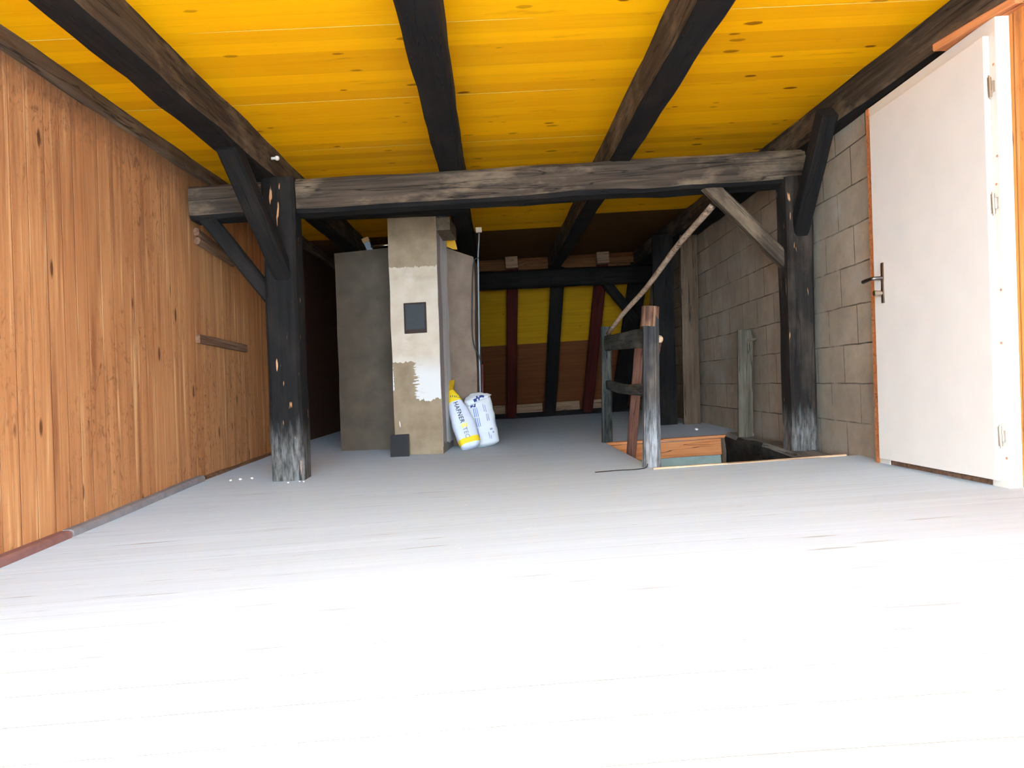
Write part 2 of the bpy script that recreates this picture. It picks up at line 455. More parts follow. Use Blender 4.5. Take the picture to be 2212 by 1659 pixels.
def frame_of(p0, p1, hint):
    x = (V(p1) - V(p0)).normalized(); y = V(hint); y = (y - x * y.dot(x)).normalized(); z = x.cross(y)
    m = Matrix((x, y, z)).transposed().to_4x4(); m.translation = V(p0); return m


def timber(name, p0, p1, w, h, mat, hint=(1, 0, 0), rough=0.008, cham=0.14, seg=0.16, taper=1.0, bow=0.0, parent=None, seed=None, profile=None, under=None, axis=(0, 0, -1)):
    """hewn beam from p0 to p1; w runs along hint, h across it; local x runs along the beam"""
    L = (V(p1) - V(p0)).length; n = max(3, int(L / seg))
    sd = V((random.uniform(0, 50), random.uniform(0, 50), random.uniform(0, 50))) if seed is None else V((seed, seed * 2, seed * 3))
    k = cham * min(w, h)
    if profile is None:
        a, c = w / 2, h / 2
        profile = [(-a + k, -c), (0, -c), (a - k, -c), (a, -c + k), (a, 0), (a, c - k), (a - k, c), (0, c), (-a + k, c), (-a, c - k), (-a, 0), (-a, -c + k)]
    bm = bmesh.new(); rings = []
    for i in range(n + 1):
        t = i / n; s = 1 + (taper - 1) * t; off = bow * math.sin(math.pi * t); ring = []
        for (py, pz) in profile:
            q = V((t * L, py * s, pz * s + off))
            d = noise.noise_vector(V((q.x * 2.2, q.y * 9, q.z * 9)) + sd) * rough
            d2 = noise.noise_vector(V((q.x * 9, q.y * 14, q.z * 14)) + sd) * rough * 0.45
            d = d + d2
            if i in (0, n): d.x *= 0.4
            ring.append(bm.verts.new(q + V((d.x * 0.3, d.y, d.z))))
        rings.append(ring)
    m = len(profile)
    for i in range(n):
        for j in range(m):
            bm.faces.new((rings[i][j], rings[i][(j + 1) % m], rings[i + 1][(j + 1) % m], rings[i + 1][j]))
    bm.faces.new(rings[0][::-1]); bm.faces.new(rings[-1])
    bmesh.ops.recalc_face_normals(bm, faces=bm.faces)
    mw = frame_of(p0, p1, hint)
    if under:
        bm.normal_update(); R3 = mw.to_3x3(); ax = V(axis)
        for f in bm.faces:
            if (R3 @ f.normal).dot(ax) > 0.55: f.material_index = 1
    o = link(name, bm, [mat, under] if under else mat, parent)
    if parent: mw = Matrix.Translation(-parent.location) @ mw
    o.matrix_basis = mw
    return o


def tube(name, pts, r, mat, parent=None, sides=10, r1=None):
    pts = [V(p) for p in pts]; n = len(pts); bm = bmesh.new(); rings = []
    base = parent.location if parent else pts[0]
    for i, p in enumerate(pts):
        d = (pts[min(i + 1, n - 1)] - pts[max(i - 1, 0)]).normalized()
        a = d.cross(V((0.3, 1, 0.2))).normalized(); b = d.cross(a)
        rr = r + ((r1 or r) - r) * i / max(1, n - 1)
        rings.append([bm.verts.new(p - base + (a * math.cos(q) + b * math.sin(q)) * rr) for q in [2 * math.pi * k / sides for k in range(sides)]])
    for i in range(n - 1):
        for j in range(sides):
            bm.faces.new((rings[i][j], rings[i][(j + 1) % sides], rings[i + 1][(j + 1) % sides], rings[i + 1][j]))
    bm.faces.new(rings[0]); bm.faces.new(rings[-1])
    bmesh.ops.recalc_face_normals(bm, faces=bm.faces)
    o = link(name, bm, mat, parent, smooth=True)
    if not parent: o.location = base
    return o


def smooth_path(pts, k=6):
    pts = [V(p) for p in pts]; out = []
    for i in range(len(pts) - 1):
        p0 = pts[max(i - 1, 0)]; p1 = pts[i]; p2 = pts[i + 1]; p3 = pts[min(i + 2, len(pts) - 1)]
        for j in range(k):
            t = j / k
            out.append(0.5 * ((2 * p1) + (p2 - p0) * t + (2 * p0 - 5 * p1 + 4 * p2 - p3) * t * t + (3 * p1 - p0 - 3 * p2 + p3) * t ** 3))
    out.append(pts[-1]); return out


def lerp_tab(x, tab):
    if x <= tab[0][0]: return tab[0][1]
    for (a, b), (c, d) in zip(tab, tab[1:]):
        if x <= c: return b + (d - b) * (x - a) / (c - a)
    return tab[-1][1]


def under(child, par):
    """parent child to par without moving it"""
    bpy.context.view_layer.update()
    mw = child.matrix_world.copy(); child.parent = par; child.matrix_parent_inverse = par.matrix_world.inverted(); child.matrix_world = mw


def fh(x, y):
    """the old floor rises towards its left rear"""
    w = min(1.0, max(0.0, (0.3 - x) / 2.3))
    return w * lerp_tab(y, [(2.8, -0.03), (4, 0.01), (5, 0.05), (6.5, 0.075), (8, 0.10), (12, 0.10)])


def ceil_z(y): return 2.28 + 0.022 * (y - 3.8)


def joist_z(y): return 2.07 + 0.015 * (y - 3.8)


LEAN = 0.035
HX0, HX1, HY0, HY1 = 0.985, 2.60, 4.43, 6.41          # stairwell opening


def rwall_x(y): return 2.225 + 0.03 * (y - 4.2)


# ------------------------------------------------------------------ setting: floor, ceiling, walls
def build_floor():
    xs = [-2.5 + 0.166 * i for i in range(32)] + [HX0, HX1, 3.0]
    ys = [-2.1 + 0.3 * i for i in range(51)] + [HY0, HY1]
    xs = sorted(x for x in set(xs) if x in (HX0, HX1) or min(abs(x - HX0), abs(x - HX1)) > 0.03)
    ys = sorted(y for y in set(ys) if y in (HY0, HY1) or min(abs(y - HY0), abs(y - HY1)) > 0.03)
    bm = bmesh.new()
    g = {(i, j): bm.verts.new((x, y, fh(x, y))) for i, x in enumerate(xs) for j, y in enumerate(ys)}
    for i in range(len(xs) - 1):
        for j in range(len(ys) - 1):
            cx = (xs[i] + xs[i + 1]) / 2; cy = (ys[j] + ys[j + 1]) / 2
            if HX0 < cx < HX1 and HY0 < cy < HY1: continue
            bm.faces.new((g[i, j], g[i + 1, j], g[i + 1, j + 1], g[i, j + 1]))
    for v in [v for v in bm.verts if not v.link_faces]: bm.verts.remove(v)
    top = list(bm.faces)
    r = bmesh.ops.extrude_face_region(bm, geom=top)
    for v in [e for e in r['geom'] if isinstance(e, bmesh.types.BMVert)]: v.co.z -= 0.09
    bmesh.ops.recalc_face_normals(bm, faces=bm.faces)
    return struct(link('floor', bm, m_floor), 'dusty grey plank floor running across the whole attic')


build_floor()

bm = bmesh.new()
hexa(bm, [(-2.8, -2.2, ceil_z(-2.2)), (3.2, -2.2, ceil_z(-2.2)), (3.2, 10.62, ceil_z(10.62)), (-2.8, 10.62, ceil_z(10.62))],
     [(-2.8, -2.2, 2.7), (3.2, -2.2, 2.7), (3.2, 10.62, 2.7), (-2.8, 10.62, 2.7)])
struct(link('ceiling', bm, m_ceil), 'yellow panelled ceiling with brown knots above the beams')

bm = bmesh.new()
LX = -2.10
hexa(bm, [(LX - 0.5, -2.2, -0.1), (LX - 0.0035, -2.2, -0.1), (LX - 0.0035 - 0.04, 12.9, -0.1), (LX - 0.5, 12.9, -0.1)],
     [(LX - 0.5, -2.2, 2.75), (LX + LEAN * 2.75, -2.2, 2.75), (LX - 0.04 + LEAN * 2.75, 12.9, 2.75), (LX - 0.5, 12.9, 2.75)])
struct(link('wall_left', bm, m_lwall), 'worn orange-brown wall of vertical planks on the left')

bm = bmesh.new()
y0, y1 = 4.07, 12.9
RL = 0.04
hexa(bm, [(rwall_x(y0) - 0.1 * RL, y0, -2.4), (rwall_x(y0) + 0.5, y0, -2.4), (rwall_x(y1) + 0.5, y1, -2.4), (rwall_x(y1) - 0.1 * RL, y1, -2.4)],
     [(rwall_x(y0) + 2.75 * RL, y0, 2.75), (rwall_x(y0) + 0.6, y0, 2.75), (rwall_x(y1) + 0.6, y1, 2.75), (rwall_x(y1) + 2.75 * RL, y1, 2.75)])
struct(link('wall_right', bm, m_block), 'grey-brown concrete block wall on the right behind the post')

bm = bmesh.new()
box(bm, 2.258, 2.7, -2.2, 3.018, -0.09, 2.75, LEAN)
struct(link('wall_near_right', bm, m_nwall), 'orange plank wall at the right edge nearer than the door')
bm = bmesh.new()
box(bm, 2.46, 2.7, 3.018, 4.07, -0.09, 2.75, LEAN)
struct(link('wall_behind_door', bm, m_dark))

# far roof slope: from behind the far purlin down and out to the floor
bm = bmesh.new()
hexa(bm, [(-2.8, 12.50, -0.1), (3.2, 12.50, -0.1), (3.2, 12.8, -0.1), (-2.8, 12.8, -0.1)],
     [(-2.8, 10.40, 2.50), (3.2, 10.40, 2.50), (3.2, 10.70, 2.70), (-2.8, 10.70, 2.70)])
struct(link('wall_far', bm, m_slope), 'sloping far wall, yellow panels above bare brown boards')

# wall with the big opening behind the camera, and the terrace outside it
bm = bmesh.new()
fy = lambda x: -0.95 + 0.17 * x
for (x0, x1, z0, z1) in ((-2.9, -1.98, -0.1, 2.75), (2.05, 3.2, -0.1, 2.75), (-1.98, 2.05, 2.16, 2.75)):
    hexa(bm, [(x0, fy(x0) - 0.2, z0), (x1, fy(x1) - 0.2, z0), (x1, fy(x1), z0), (x0, fy(x0), z0)],
         [(x0, fy(x0) - 0.2, z1), (x1, fy(x1) - 0.2, z1), (x1, fy(x1), z1), (x0, fy(x0), z1)])
struct(link('wall_front', bm, m_terrace))
bm = bmesh.new(); box(bm, -14, 14, -18, -1.35, -0.4, -0.10)
struct(link('floor_terrace', bm, m_terrace))

# stairwell shaft under the opening
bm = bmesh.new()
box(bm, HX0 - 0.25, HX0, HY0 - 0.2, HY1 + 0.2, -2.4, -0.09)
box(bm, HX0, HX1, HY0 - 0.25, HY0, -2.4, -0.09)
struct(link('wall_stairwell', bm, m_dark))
bm = bmesh.new(); box(bm, HX0, HX1, HY1 + 0.012, HY1 + 0.25, -2.4, -0.085)
struct(link('wall_stairwell_far', bm, m_green), 'pale green plaster under the orange board in the stairwell')
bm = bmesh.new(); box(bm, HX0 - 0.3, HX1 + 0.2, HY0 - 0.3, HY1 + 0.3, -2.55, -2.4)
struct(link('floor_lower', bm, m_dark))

# opening trim: pale lip along the near edge, orange boards on the far edge
o = timber('trim_1', (0.965, HY0 - 0.012, -0.006), (2.20, HY0 + 0.012, -0.006), 0.03, 0.030, m_pale, hint=(0, 1, 0), rough=0.003)
struct(o, 'pale raw wooden lip along the near edge of the stair opening')
o = timber('trim_2', (HX0 + 0.005, HY1 - 0.008, -0.098), (2.035, HY1 - 0.008, -0.098), 0.03, 0.145, m_orange, hint=(0, 1, 0), rough=0.002, cham=0.05)
struct(o, 'orange board on the far edge of the stair opening')
o = timber('trim_3', (HX0 + 0.005, HY1 - 0.01, -0.008), (2.10, HY1 - 0.01, -0.008), 0.06, 0.026, m_orange, hint=(0, 1, 0), rough=0.002, cham=0.1)
struct(o, 'thin orange lip on top of the board at the stair opening')
o = timber('trim_4', (2.045, HY1 - 0.015, -0.02), (2.045, HY1 - 0.015, -0.9), 0.035, 0.035, m_plank, hint=(1, 0, 0), rough=0.002)
struct(o, 'narrow upright brown strip at the end of the orange board')

# skirting along the left wall
def skirting(name, ya, yb, mat, label, h=0.034, w=0.030):
    n = 8; bm = bmesh.new(); rings = []
    for i in range(n + 1):
        y = ya + (yb - ya) * i / n; x = LX - 0.003 * y + 0.02; z = fh(x, y)
        wob = noise.noise(V((y * 3, ya, 0))) * 0.006
        rings.append([bm.verts.new(p) for p in ((x - 0.03, y, z - 0.01), (x + w + wob, y, z - 0.01), (x + w + wob, y, z + h * 0.75), (x + w - 0.012 + wob, y, z + h + wob), (x - 0.03, y, z + h + wob))])
    for a, b in zip(rings, rings[1:]):
        for j in range(5): bm.faces.new((a[j], a[(j + 1) % 5], b[(j + 1) % 5], b[j]))
    bm.faces.new(rings[0]); bm.faces.new(rings[-1])
    bmesh.ops.recalc_face_normals(bm, faces=bm.faces)
    return struct(link(name, bm, mat), label)


skirting('baseboard_left', -0.5, 3.46, m_skirt_red, 'reddish brown skirting board at the near end of the plank wall')
skirting('baseboard_left.001', 3.48, 5.05, m_skirt, 'grey dusty skirting board along the middle of the plank wall', 0.036)
skirting('baseboard_left.002', 5.08, 8.0, m_lath, 'thin brown skirting strip at the far end of the plank wall', 0.02, 0.012)

# ------------------------------------------------------------------ roof timbers
G1 = 'ceiling joists'
def joist(xc, w, label, x_near=None, ya=-0.75, yb=10.30, mat=m_timber, hint_h=None):
    xn = xc if x_near is None else x_near
    za, zb = joist_z(ya), joist_z(yb); ha = ceil_z(ya) - za + 0.02; hb = ceil_z(yb) - zb + 0.02
    h = (ha + hb) / 2
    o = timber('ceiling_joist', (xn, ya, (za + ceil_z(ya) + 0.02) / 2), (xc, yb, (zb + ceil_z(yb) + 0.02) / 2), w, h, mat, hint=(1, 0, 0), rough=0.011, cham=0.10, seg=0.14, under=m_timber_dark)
    return tag(o, label, 'beam', G1)


joist(-1.435, 0.155, 'thick dark ceiling joist nearest the plank wall, resting on the left post', x_near=-1.50)
joist(-0.195, 0.175, 'dark ceiling joist running toward the chimney, second from the left', mat=m_timber_dark)
joist(0.99, 0.155, 'dark ceiling joist right of the middle, running to the far black rafter', x_near=0.985)
o = joist(2.36, 0.40, 'dark ceiling joist along the block wall above the white door', x_near=2.54)
sh = timber('bare_splinter', (2.245, 3.35, 2.062), (2.31, 2.90, 2.055), 0.085, 0.03, m_orange, hint=(1, 0, 0), rough=0.01, parent=None)
under(sh, o)
sh['label'] = 'torn strip of bare orange wood'

o = timber('wall_plate', (-2.045, -0.9, 2.165), (-2.045, 10.3, 2.375), 0.10, 0.115, m_plate, rough=0.010)
tag(o, 'rough brown timber plate along the top of the plank wall', 'beam')

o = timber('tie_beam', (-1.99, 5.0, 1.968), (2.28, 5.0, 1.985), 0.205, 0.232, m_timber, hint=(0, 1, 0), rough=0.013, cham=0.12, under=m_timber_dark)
tag(o, 'long weathered cross beam spanning the attic between the two posts', 'beam')

o = timber('timber_post', (-1.425, 4.94, fh(-1.42, 4.94) - 0.002), (-1.372, 4.94, 2.09), 0.222, 0.20, m_post, hint=(1, 0, 0), rough=0.007, cham=0.10)
tag(o, 'square black post with grey foot standing free near the plank wall', 'post', 'posts under the cross beam')
o = timber('timber_post', (2.13, 4.945, -0.002), (2.205, 4.945, 1.90), 0.185, 0.19, m_post2, hint=(1, 0, 0), rough=0.010, cham=0.10)
tag(o, 'black post with split edge standing against the block wall', 'post', 'posts under the cross beam')

G2 = 'braces of the timber frame'
o = timber('timber_brace', (-1.965, 4.97, 1.965), (-1.46, 4.97, 1.245), 0.095, 0.10, m_timber_dark, hint=(0, 1, 0), rough=0.005)
tag(o, 'short dark brace between cross beam and left post beside the plank wall', 'brace', G2)
o = timber('timber_brace', (-1.375, 4.90, 1.42), (-1.462, 4.20, 2.10), 0.122, 0.12, m_timber_dark, hint=(1, 0, 0), rough=0.006)
tag(o, 'dark brace rising from the front of the left post to the joist', 'brace', G2)
o = timber('timber_brace', (1.56, 4.97, 1.95), (2.16, 4.97, 1.285), 0.10, 0.098, m_timber, hint=(0, 1, 0), rough=0.005)
tag(o, 'diagonal brown brace from cross beam down to the right post', 'brace', G2)
o = timber('timber_brace', (2.20, 4.92, 1.50), (2.145, 4.28, 2.12), 0.10, 0.12, m_timber_dark, hint=(1, 0, 0), rough=0.006)
tag(o, 'dark brace from the front of the right post up to the wall joist', 'brace', G2)

o = timber('trimmer_beam', (-1.40, 6.02, 2.185), (-0.12, 6.02, 2.165), 0.15, 0.22, m_timber_dark, hint=(0, 1, 0))
tag(o, 'short sooty beam between two joists just in front of the chimney head', 'beam')

# far end: purlin, rafters, kick boards
PY = 10.25
o = timber('far_purlin', (-2.05, PY, 2.12), (2.40, PY, 2.055), 0.15, 0.25, m_timber_dark, hint=(0, 1, 0), rough=0.01)
tag(o, 'sooty purlin across the far end carrying the joist ends', 'beam')
G3 = 'rafters of the far roof slope'
def rafter(x, w, mat, label, cut=True, dz=0.0):
    top = (x + 0.015, 10.24, 2.32 + dz); bot = (x - 0.10, 12.20, fh(x, 12.2) - 0.02)
    o = timber('far_rafter', top, bot, w, 0.14, mat, hint=(1, 0, 0), rough=0.004, seg=0.3)
    tag(o, label, 'rafter', G3)
    if cut:
        e = BX('cut_end', x - w / 2 - 0.005, x + w / 2 + 0.005, 10.06, 10.20, 2.235 + dz, 2.395 + dz, m_paledull)
        bpy.context.view_layer.update()
        mw = e.matrix_world.copy(); e.parent = o; e.matrix_parent_inverse = o.matrix_world.inverted(); e.matrix_world = mw
        e['label'] = 'pale freshly cut end block'
    return o


rafter(0.375, 0.165, m_red, 'red-brown far rafter just right of the chimney')
rafter(1.68, 0.165, m_red, 'red-brown far rafter behind the stair railing', dz=-0.01)
rafter(-1.93, 0.14, m_red, 'red-brown far rafter in the dark corner left of the chimney', dz=0.05)
rafter(1.03, 0.19, m_timber_dark, 'black old far rafter between the two red ones', cut=False, dz=-0.12)
rafter(2.22, 0.26, m_timber_dark, 'black old far rafter at the right end of the slope', cut=False, dz=-0.12)
o = timber('timber_brace', (1.72, 10.33, 2.00), (2.20, 10.55, 1.42), 0.10, 0.13, m_timber_dark, hint=(0, 1, 0))
tag(o, 'black brace under the right end of the far purlin', 'brace', G2)
o = timber('eaves_batten', (-1.9, 10.33, 2.345), (2.20, 10.33, 2.275), 0.03, 0.13, m_eaves, hint=(0, 1, 0), rough=0.002)
tag(o, 'narrow brown board lying along the top of the far purlin', 'board')
G4 = 'kick boards at the foot of the far slope'
for (xa, xb, lab) in ((-0.20, 0.18, 'pale kick board at the foot of the slope beside the chimney'),
                      (0.37, 0.82, 'pale kick board between the left red rafter and the black rafter'),
                      (1.03, 1.46, 'pale kick board between the black rafter and the right red rafter'),
                      (1.68, 1.98, 'pale kick board right of the right red rafter')):
    o = timber('kick_board', (xa, 12.18, fh(xa, 12.2) + 0.155), (xb, 12.18, fh(xb, 12.2) + 0.155), 0.05, 0.15, m_paledull, hint=(0, 1, 0), rough=0.002)
    tag(o, lab, 'board', G4)
o = timber('sole_plate', (-2.0, 12.12, 0.05), (2.45, 12.12, 0.03), 0.09, 0.09, m_timber_dark, hint=(0, 1, 0))
tag(o, 'black sole plate on the floor along the far slope', 'beam')

# planks at the right rear
o = timber('wall_plank', (2.235, 8.05, 0.0), (2.32, 8.0, 2.19), 0.19, 0.05, m_plank, hint=(1, 0, 0), rough=0.003, cham=0.05)
tag(o, 'tall brown plank standing upright against the block wall', 'plank')
o = timber('wall_plank', (1.985, 8.20, 0.0), (2.07, 8.20, 2.20), 0.235, 0.05, m_timber_dark, hint=(1, 0, 0), rough=0.003, cham=0.05)
tag(o, 'tall dark grey plank beside the brown one at the rear right', 'plank')
t = thing('leaning_board', (2.135, 6.05, 0), 'short grey board leaning on the block wall beyond the stair opening', 'board')
timber('board', (2.135, 6.05, 0.0), (2.20, 6.08, 0.925), 0.128, 0.03, m_greyplank, hint=(1, 0, 0), rough=0.003, cham=0.05, parent=t)
timber('peg', (2.215, 6.06, 0.835), (2.285, 6.06, 0.838), 0.025, 0.025, m_greyplank, hint=(0, 1, 0), rough=0.001, parent=t)
o = timber('sill_timber', (2.085, HY0 + 0.02, -0.17), (2.172, HY1 - 0.02, -0.150), 0.21, 0.33, m_char, hint=(1, 0, 0), rough=0.022, cham=0.14, under=m_sillt, axis=(0, 0, 1))
tag(o, 'charred black sill timber lying beside the stair opening against the wall', 'beam')

# laths and ledge on the plank wall
lx = lambda z, y: LX - 0.003 * y + LEAN * z
o = timber('wall_lath', (lx(1.81, 5.1) + 0.022, 5.09, 1.812), (lx(1.765, 5.6) + 0.02, 5.62, 1.760), 0.04, 0.055, m_lath, hint=(1, 0, 0), rough=0.004, cham=0.3)
tag(o, 'upper short brown lath on the plank wall under the cross beam', 'lath', 'laths under the cross beam')
o = timber('wall_lath', (lx(1.75, 5.1) + 0.022, 5.11, 1.752), (lx(1.71, 5.8) + 0.02, 5.80, 1.705), 0.04, 0.05, m_lath, hint=(1, 0, 0), rough=0.004, cham=0.3)
tag(o, 'lower short brown lath on the plank wall under the cross beam', 'lath', 'laths under the cross beam')
o = timber('wall_ledge', (lx(1.05, 5.1) + 0.012, 5.10, 1.056), (lx(1.03, 6.1) + 0.012, 6.08, 1.034), 0.03, 0.062, m_lath, hint=(1, 0, 0), rough=0.004, cham=0.15)
tag(o, 'narrow brown batten fixed level on the plank wall behind the post', 'batten')

# porcelain knob on the left joist
bm = bmesh.new()
bmesh.ops.create_uvsphere(bm, u_segments=12, v_segments=8, radius=0.016)
bmesh.ops.create_cone(bm, cap_ends=True, segments=10, radius1=0.009, radius2=0.009, depth=0.04, matrix=Matrix.Translation((-0.018, 0, 0)) @ Matrix.Rotation(math.pi / 2, 4, 'Y'))
o = link('insulator_knob', bm, m_porc, smooth=True); o.location = (-1.335, 4.76, 2.19)
tag(o, 'small white porcelain knob on the side of the left joist', 'knob')

# ------------------------------------------------------------------ chimney
CX0, CW, CYF = -0.886, 0.415, 6.20
ch = thing('chimney', (CX0, CYF, fh(-0.7, 6.2)), 'plastered chimney with patchy white paint standing behind the left post', 'chimney')
def leanbox(name, x0, x1, y0, y1, z0, z1a, z1b, mat, parent, seg=10, amp=0.006, lean=0.03):
    """plastered block with slightly wavy edges; top may slope from z1a (left) to z1b (right)"""
    bm = bmesh.new(); nz = seg; rings = []
    nx = 4
    for k in range(nz + 1):
        ring = []
        t = k / nz
        per = [(x0 + (x1 - x0) * i / nx, y0) for i in range(nx + 1)] + [(x1, y0 + (y1 - y0) * i / nx) for i in range(1, nx + 1)]
        per += [(x1 - (x1 - x0) * i / nx, y1) for i in range(1, nx + 1)] + [(x0, y1 - (y1 - y0) * i / nx) for i in range(1, nx)]
        for (x, y) in per:
            zt = z1a + (z1b - z1a) * (x - x0) / (x1 - x0)
            z = z0 + (zt - z0) * t
            d = noise.noise_vector(V((x * 4, y * 4, z * 3))) * amp
            ring.append(bm.verts.new((x + lean * z + 0.065 * (y - CYF) + d.x - CX0, y + d.y - CYF, z)))
        rings.append(ring)
    m = len(rings[0])
    for a, b in zip(rings, rings[1:]):
        for j in range(m): bm.faces.new((a[j], a[(j + 1) % m], b[(j + 1) % m], b[j]))
    bm.faces.new(rings[0]); bm.faces.new(rings[-1])
    bmesh.ops.recalc_face_normals(bm, faces=bm.faces)
    bm.faces.ensure_lookup_table()
    for f in bm.faces:
        f.normal_update()
        if len(mat) > 1: f.material_index = 0 if f.normal.y < -0.7 else (1 if f.normal.x > 0.7 else 2)
    o = link(name, bm, mat, parent); o.location = (0, 0, -parent.location.z)
    return o


leanbox('pillar', CX0, CX0 + CW, CYF, CYF + 0.9, 0.0, 2.33, 2.33, [m_front, m_pside, m_plaster], ch, seg=16, amp=0.008)
leanbox('left_shoulder', -1.515, CX0 + 0.01, 6.78, 7.4, 0.03, 1.935, 1.965, [m_wing], ch, amp=0.01)
leanbox('right_shoulder', CX0 + CW - 0.03, -0.215, 6.92, 7.5, 0.0, 1.965, 1.85, [m_rwing], ch, amp=0.012)
leanbox('head_slab', CX0 + 0.10, CX0 + CW + 0.125, CYF + 0.03, CYF + 0.5, 1.975, 2.085, 2.085, [m_cap], ch, seg=4, amp=0.012)
dx = 0.03
hat = BX('soot_door', -0.770, -0.576, CYF - 0.022, CYF + 0.03, 1.085, 1.35, m_rust, ch, lean=0.03, bev=0.004)
lf0 = BX('door_leaf', -0.758, -0.588, CYF - 0.028, CYF - 0.01, 1.115, 1.338, m_iron, ch, lean=0.03, bev=0.003)
under(lf0, hat)
for o in (hat,):
    o['label'] = 'rusty frame of the black soot door'

o = BX('black_plate', -0.912, -0.752, 0, 0.018, 0, 0.20, m_tile, bev=0.003)
o.location = (-0.912, 6.075, fh(-0.83, 6.1)); o.rotation_euler = (math.radians(-22), 0, 0)
tag(o, 'small square black plate on the floor leaning on the chimney foot', 'plate')

bm = bmesh.new()
vs = [(-0.40, 2.07), (-0.285, 2.065), (-0.262, 1.94), (-0.31, 1.945), (-0.365, 1.975), (-0.405, 2.01)]
a = [bm.verts.new((x, 0, z)) for x, z in vs]; b = [bm.verts.new((x, 0.03, z)) for x, z in vs]
bm.faces.new(a); bm.faces.new(b[::-1])
for i in range(len(vs)): bm.faces.new((a[i], b[i], b[(i + 1) % len(vs)], a[(i + 1) % len(vs)]))
bmesh.ops.recalc_face_normals(bm, faces=bm.faces)
o = link('panel_offcut', bm, m_yel); o.location = (0, 6.96, 0)
tag(o, 'small yellow panel offcut wedged on the right shoulder of the chimney', 'board')

t = thing('small_tin', (-1.13, 7.0, 1.965), 'small tilted grey tin with a tan lid on the left chimney shoulder', 'tin')
bm = bmesh.new(); box(bm, -0.028, 0.028, -0.03, 0.03, 0.0, 0.10, bev=0.004); o = link('body', bm, m_tin, t); o.rotation_euler = (0, math.radians(-20), 0); o.location = (0.02, 0, 0.008)
bm = bmesh.new(); box(bm, -0.034, 0.034, -0.034, 0.034, 0.10, 0.145, bev=0.004); o = link('lid', bm, m_tan, t); o.rotation_euler = (0, math.radians(-20), 0); o.location = (0.02, 0, 0.008)
o = tube('steel_rod', [(-1.095, 6.93, 2.012), (-0.85, 6.90, 2.012)], 0.011, m_steel)
tag(o, 'short shiny steel rod beside the tin on the chimney shoulder', 'rod')

# electrical bits right of the chimney
o = BX('junction_box', -0.070, -0.012, 6.86, 6.90, 2.075, 2.122, m_box, bev=0.004)
tag(o, 'small cream junction box under the joist right of the chimney', 'box')
o = tube('conduit_pipe', [(-0.040, 6.955, 2.08), (-0.048, 6.955, 2.0), (-0.066, 6.955, 1.846), (-0.072, 6.955, 1.70), (-0.115, 6.955, 0.9), (-0.138, 6.96, 0.30), (-0.15, 6.96, 0.016)], 0.0075, m_pipe)
tag(o, 'thin grey conduit running from the junction box down the chimney side', 'pipe')
o = tube('electric_cable', smooth_path([(-0.06, 6.87, 1.83), (-0.105, 6.865, 1.80), (-0.128, 6.86, 1.66), (-0.148, 6.86, 1.42), (-0.166, 6.86, 1.15), (-0.160, 6.86, 1.0), (-0.118, 6.865, 0.88), (-0.10, 6.87, 0.80)]), 0.0055, m_cable)
tag(o, 'black cable bulging from the conduit beside the right chimney shoulder', 'cable')
o = tube('heating_pipe', [(-0.092, 6.99, 0.80), (-0.114, 6.99, 0.4), (-0.136, 6.99, 0.02)], 0.011, m_redpipe)
tag(o, 'dark red pipe low on the right edge of the chimney', 'pipe')

# ------------------------------------------------------------------ bags leaning on the chimney
def bag_surface(p0, p1, hint, widths, thick, seed, wrinkle):
    """returns f(s, a) on the bag (s 0..1 bottom to top, a angle; a=-pi/2 faces the viewer)"""
    t = V(p1) - V(p0); L = t.length; t.normalize()
    w = V(hint); w = (w - t * w.dot(t)).normalized(); n = t.cross(w)
    if n.y > 0: n = -n
    def f(s, a, lift=0.0):
        W = lerp_tab(s, widths) / 2; T = lerp_tab(s, thick) / 2
        ca, sa = math.cos(a), math.sin(a); e = 0.72
        x = W * math.copysign(abs(ca) ** e, ca); y = T * math.copysign(abs(sa) ** e, sa)
        p = V(p0) + t * (s * L) + w * x - n * y
        d = noise.noise(V((x * 16, s * 9, y * 16)) + V((seed, 0, 0))) * wrinkle
        d += abs(noise.noise(V((x * 30, s * 5, 0)) + V((0, seed, 0)))) * wrinkle * 0.8
        out = (w * x / max(W, 1e-3) - n * y / max(T, 1e-3)).normalized()
        return p + out * (d + lift)
    f.L = L
    return f


def bag_mesh(f, s_list, nA, matfun, base):
    bm = bmesh.new(); rings = []
    for s in s_list: rings.append([bm.verts.new(f(s, 2 * math.pi * k / nA) - base) for k in range(nA)])
    for i in range(len(s_list) - 1):
        for j in range(nA):
            fc = bm.faces.new((rings[i][j], rings[i][(j + 1) % nA], rings[i + 1][(j + 1) % nA], rings[i + 1][j]))
            fc.material_index = matfun((s_list[i] + s_list[i + 1]) / 2, 2 * math.pi * (j + 0.5) / nA)
    bm.faces.new(rings[0]); fc = bm.faces.new(rings[-1]); fc.material_index = matfun(1.0, 0)
    bmesh.ops.recalc_face_normals(bm, faces=bm.faces)
    return bm


def on_face(f, W, u, v, lift=0.002):
    """u: metres across the face from its middle, v: metres up the bag"""
    s = v / f.L; x = max(-0.98, min(0.98, 2 * u / lerp_tab(s, W)))
    ca = math.copysign(abs(x) ** (1 / 0.72), x)
    return f(s, -math.acos(max(-1, min(1, ca))), lift)


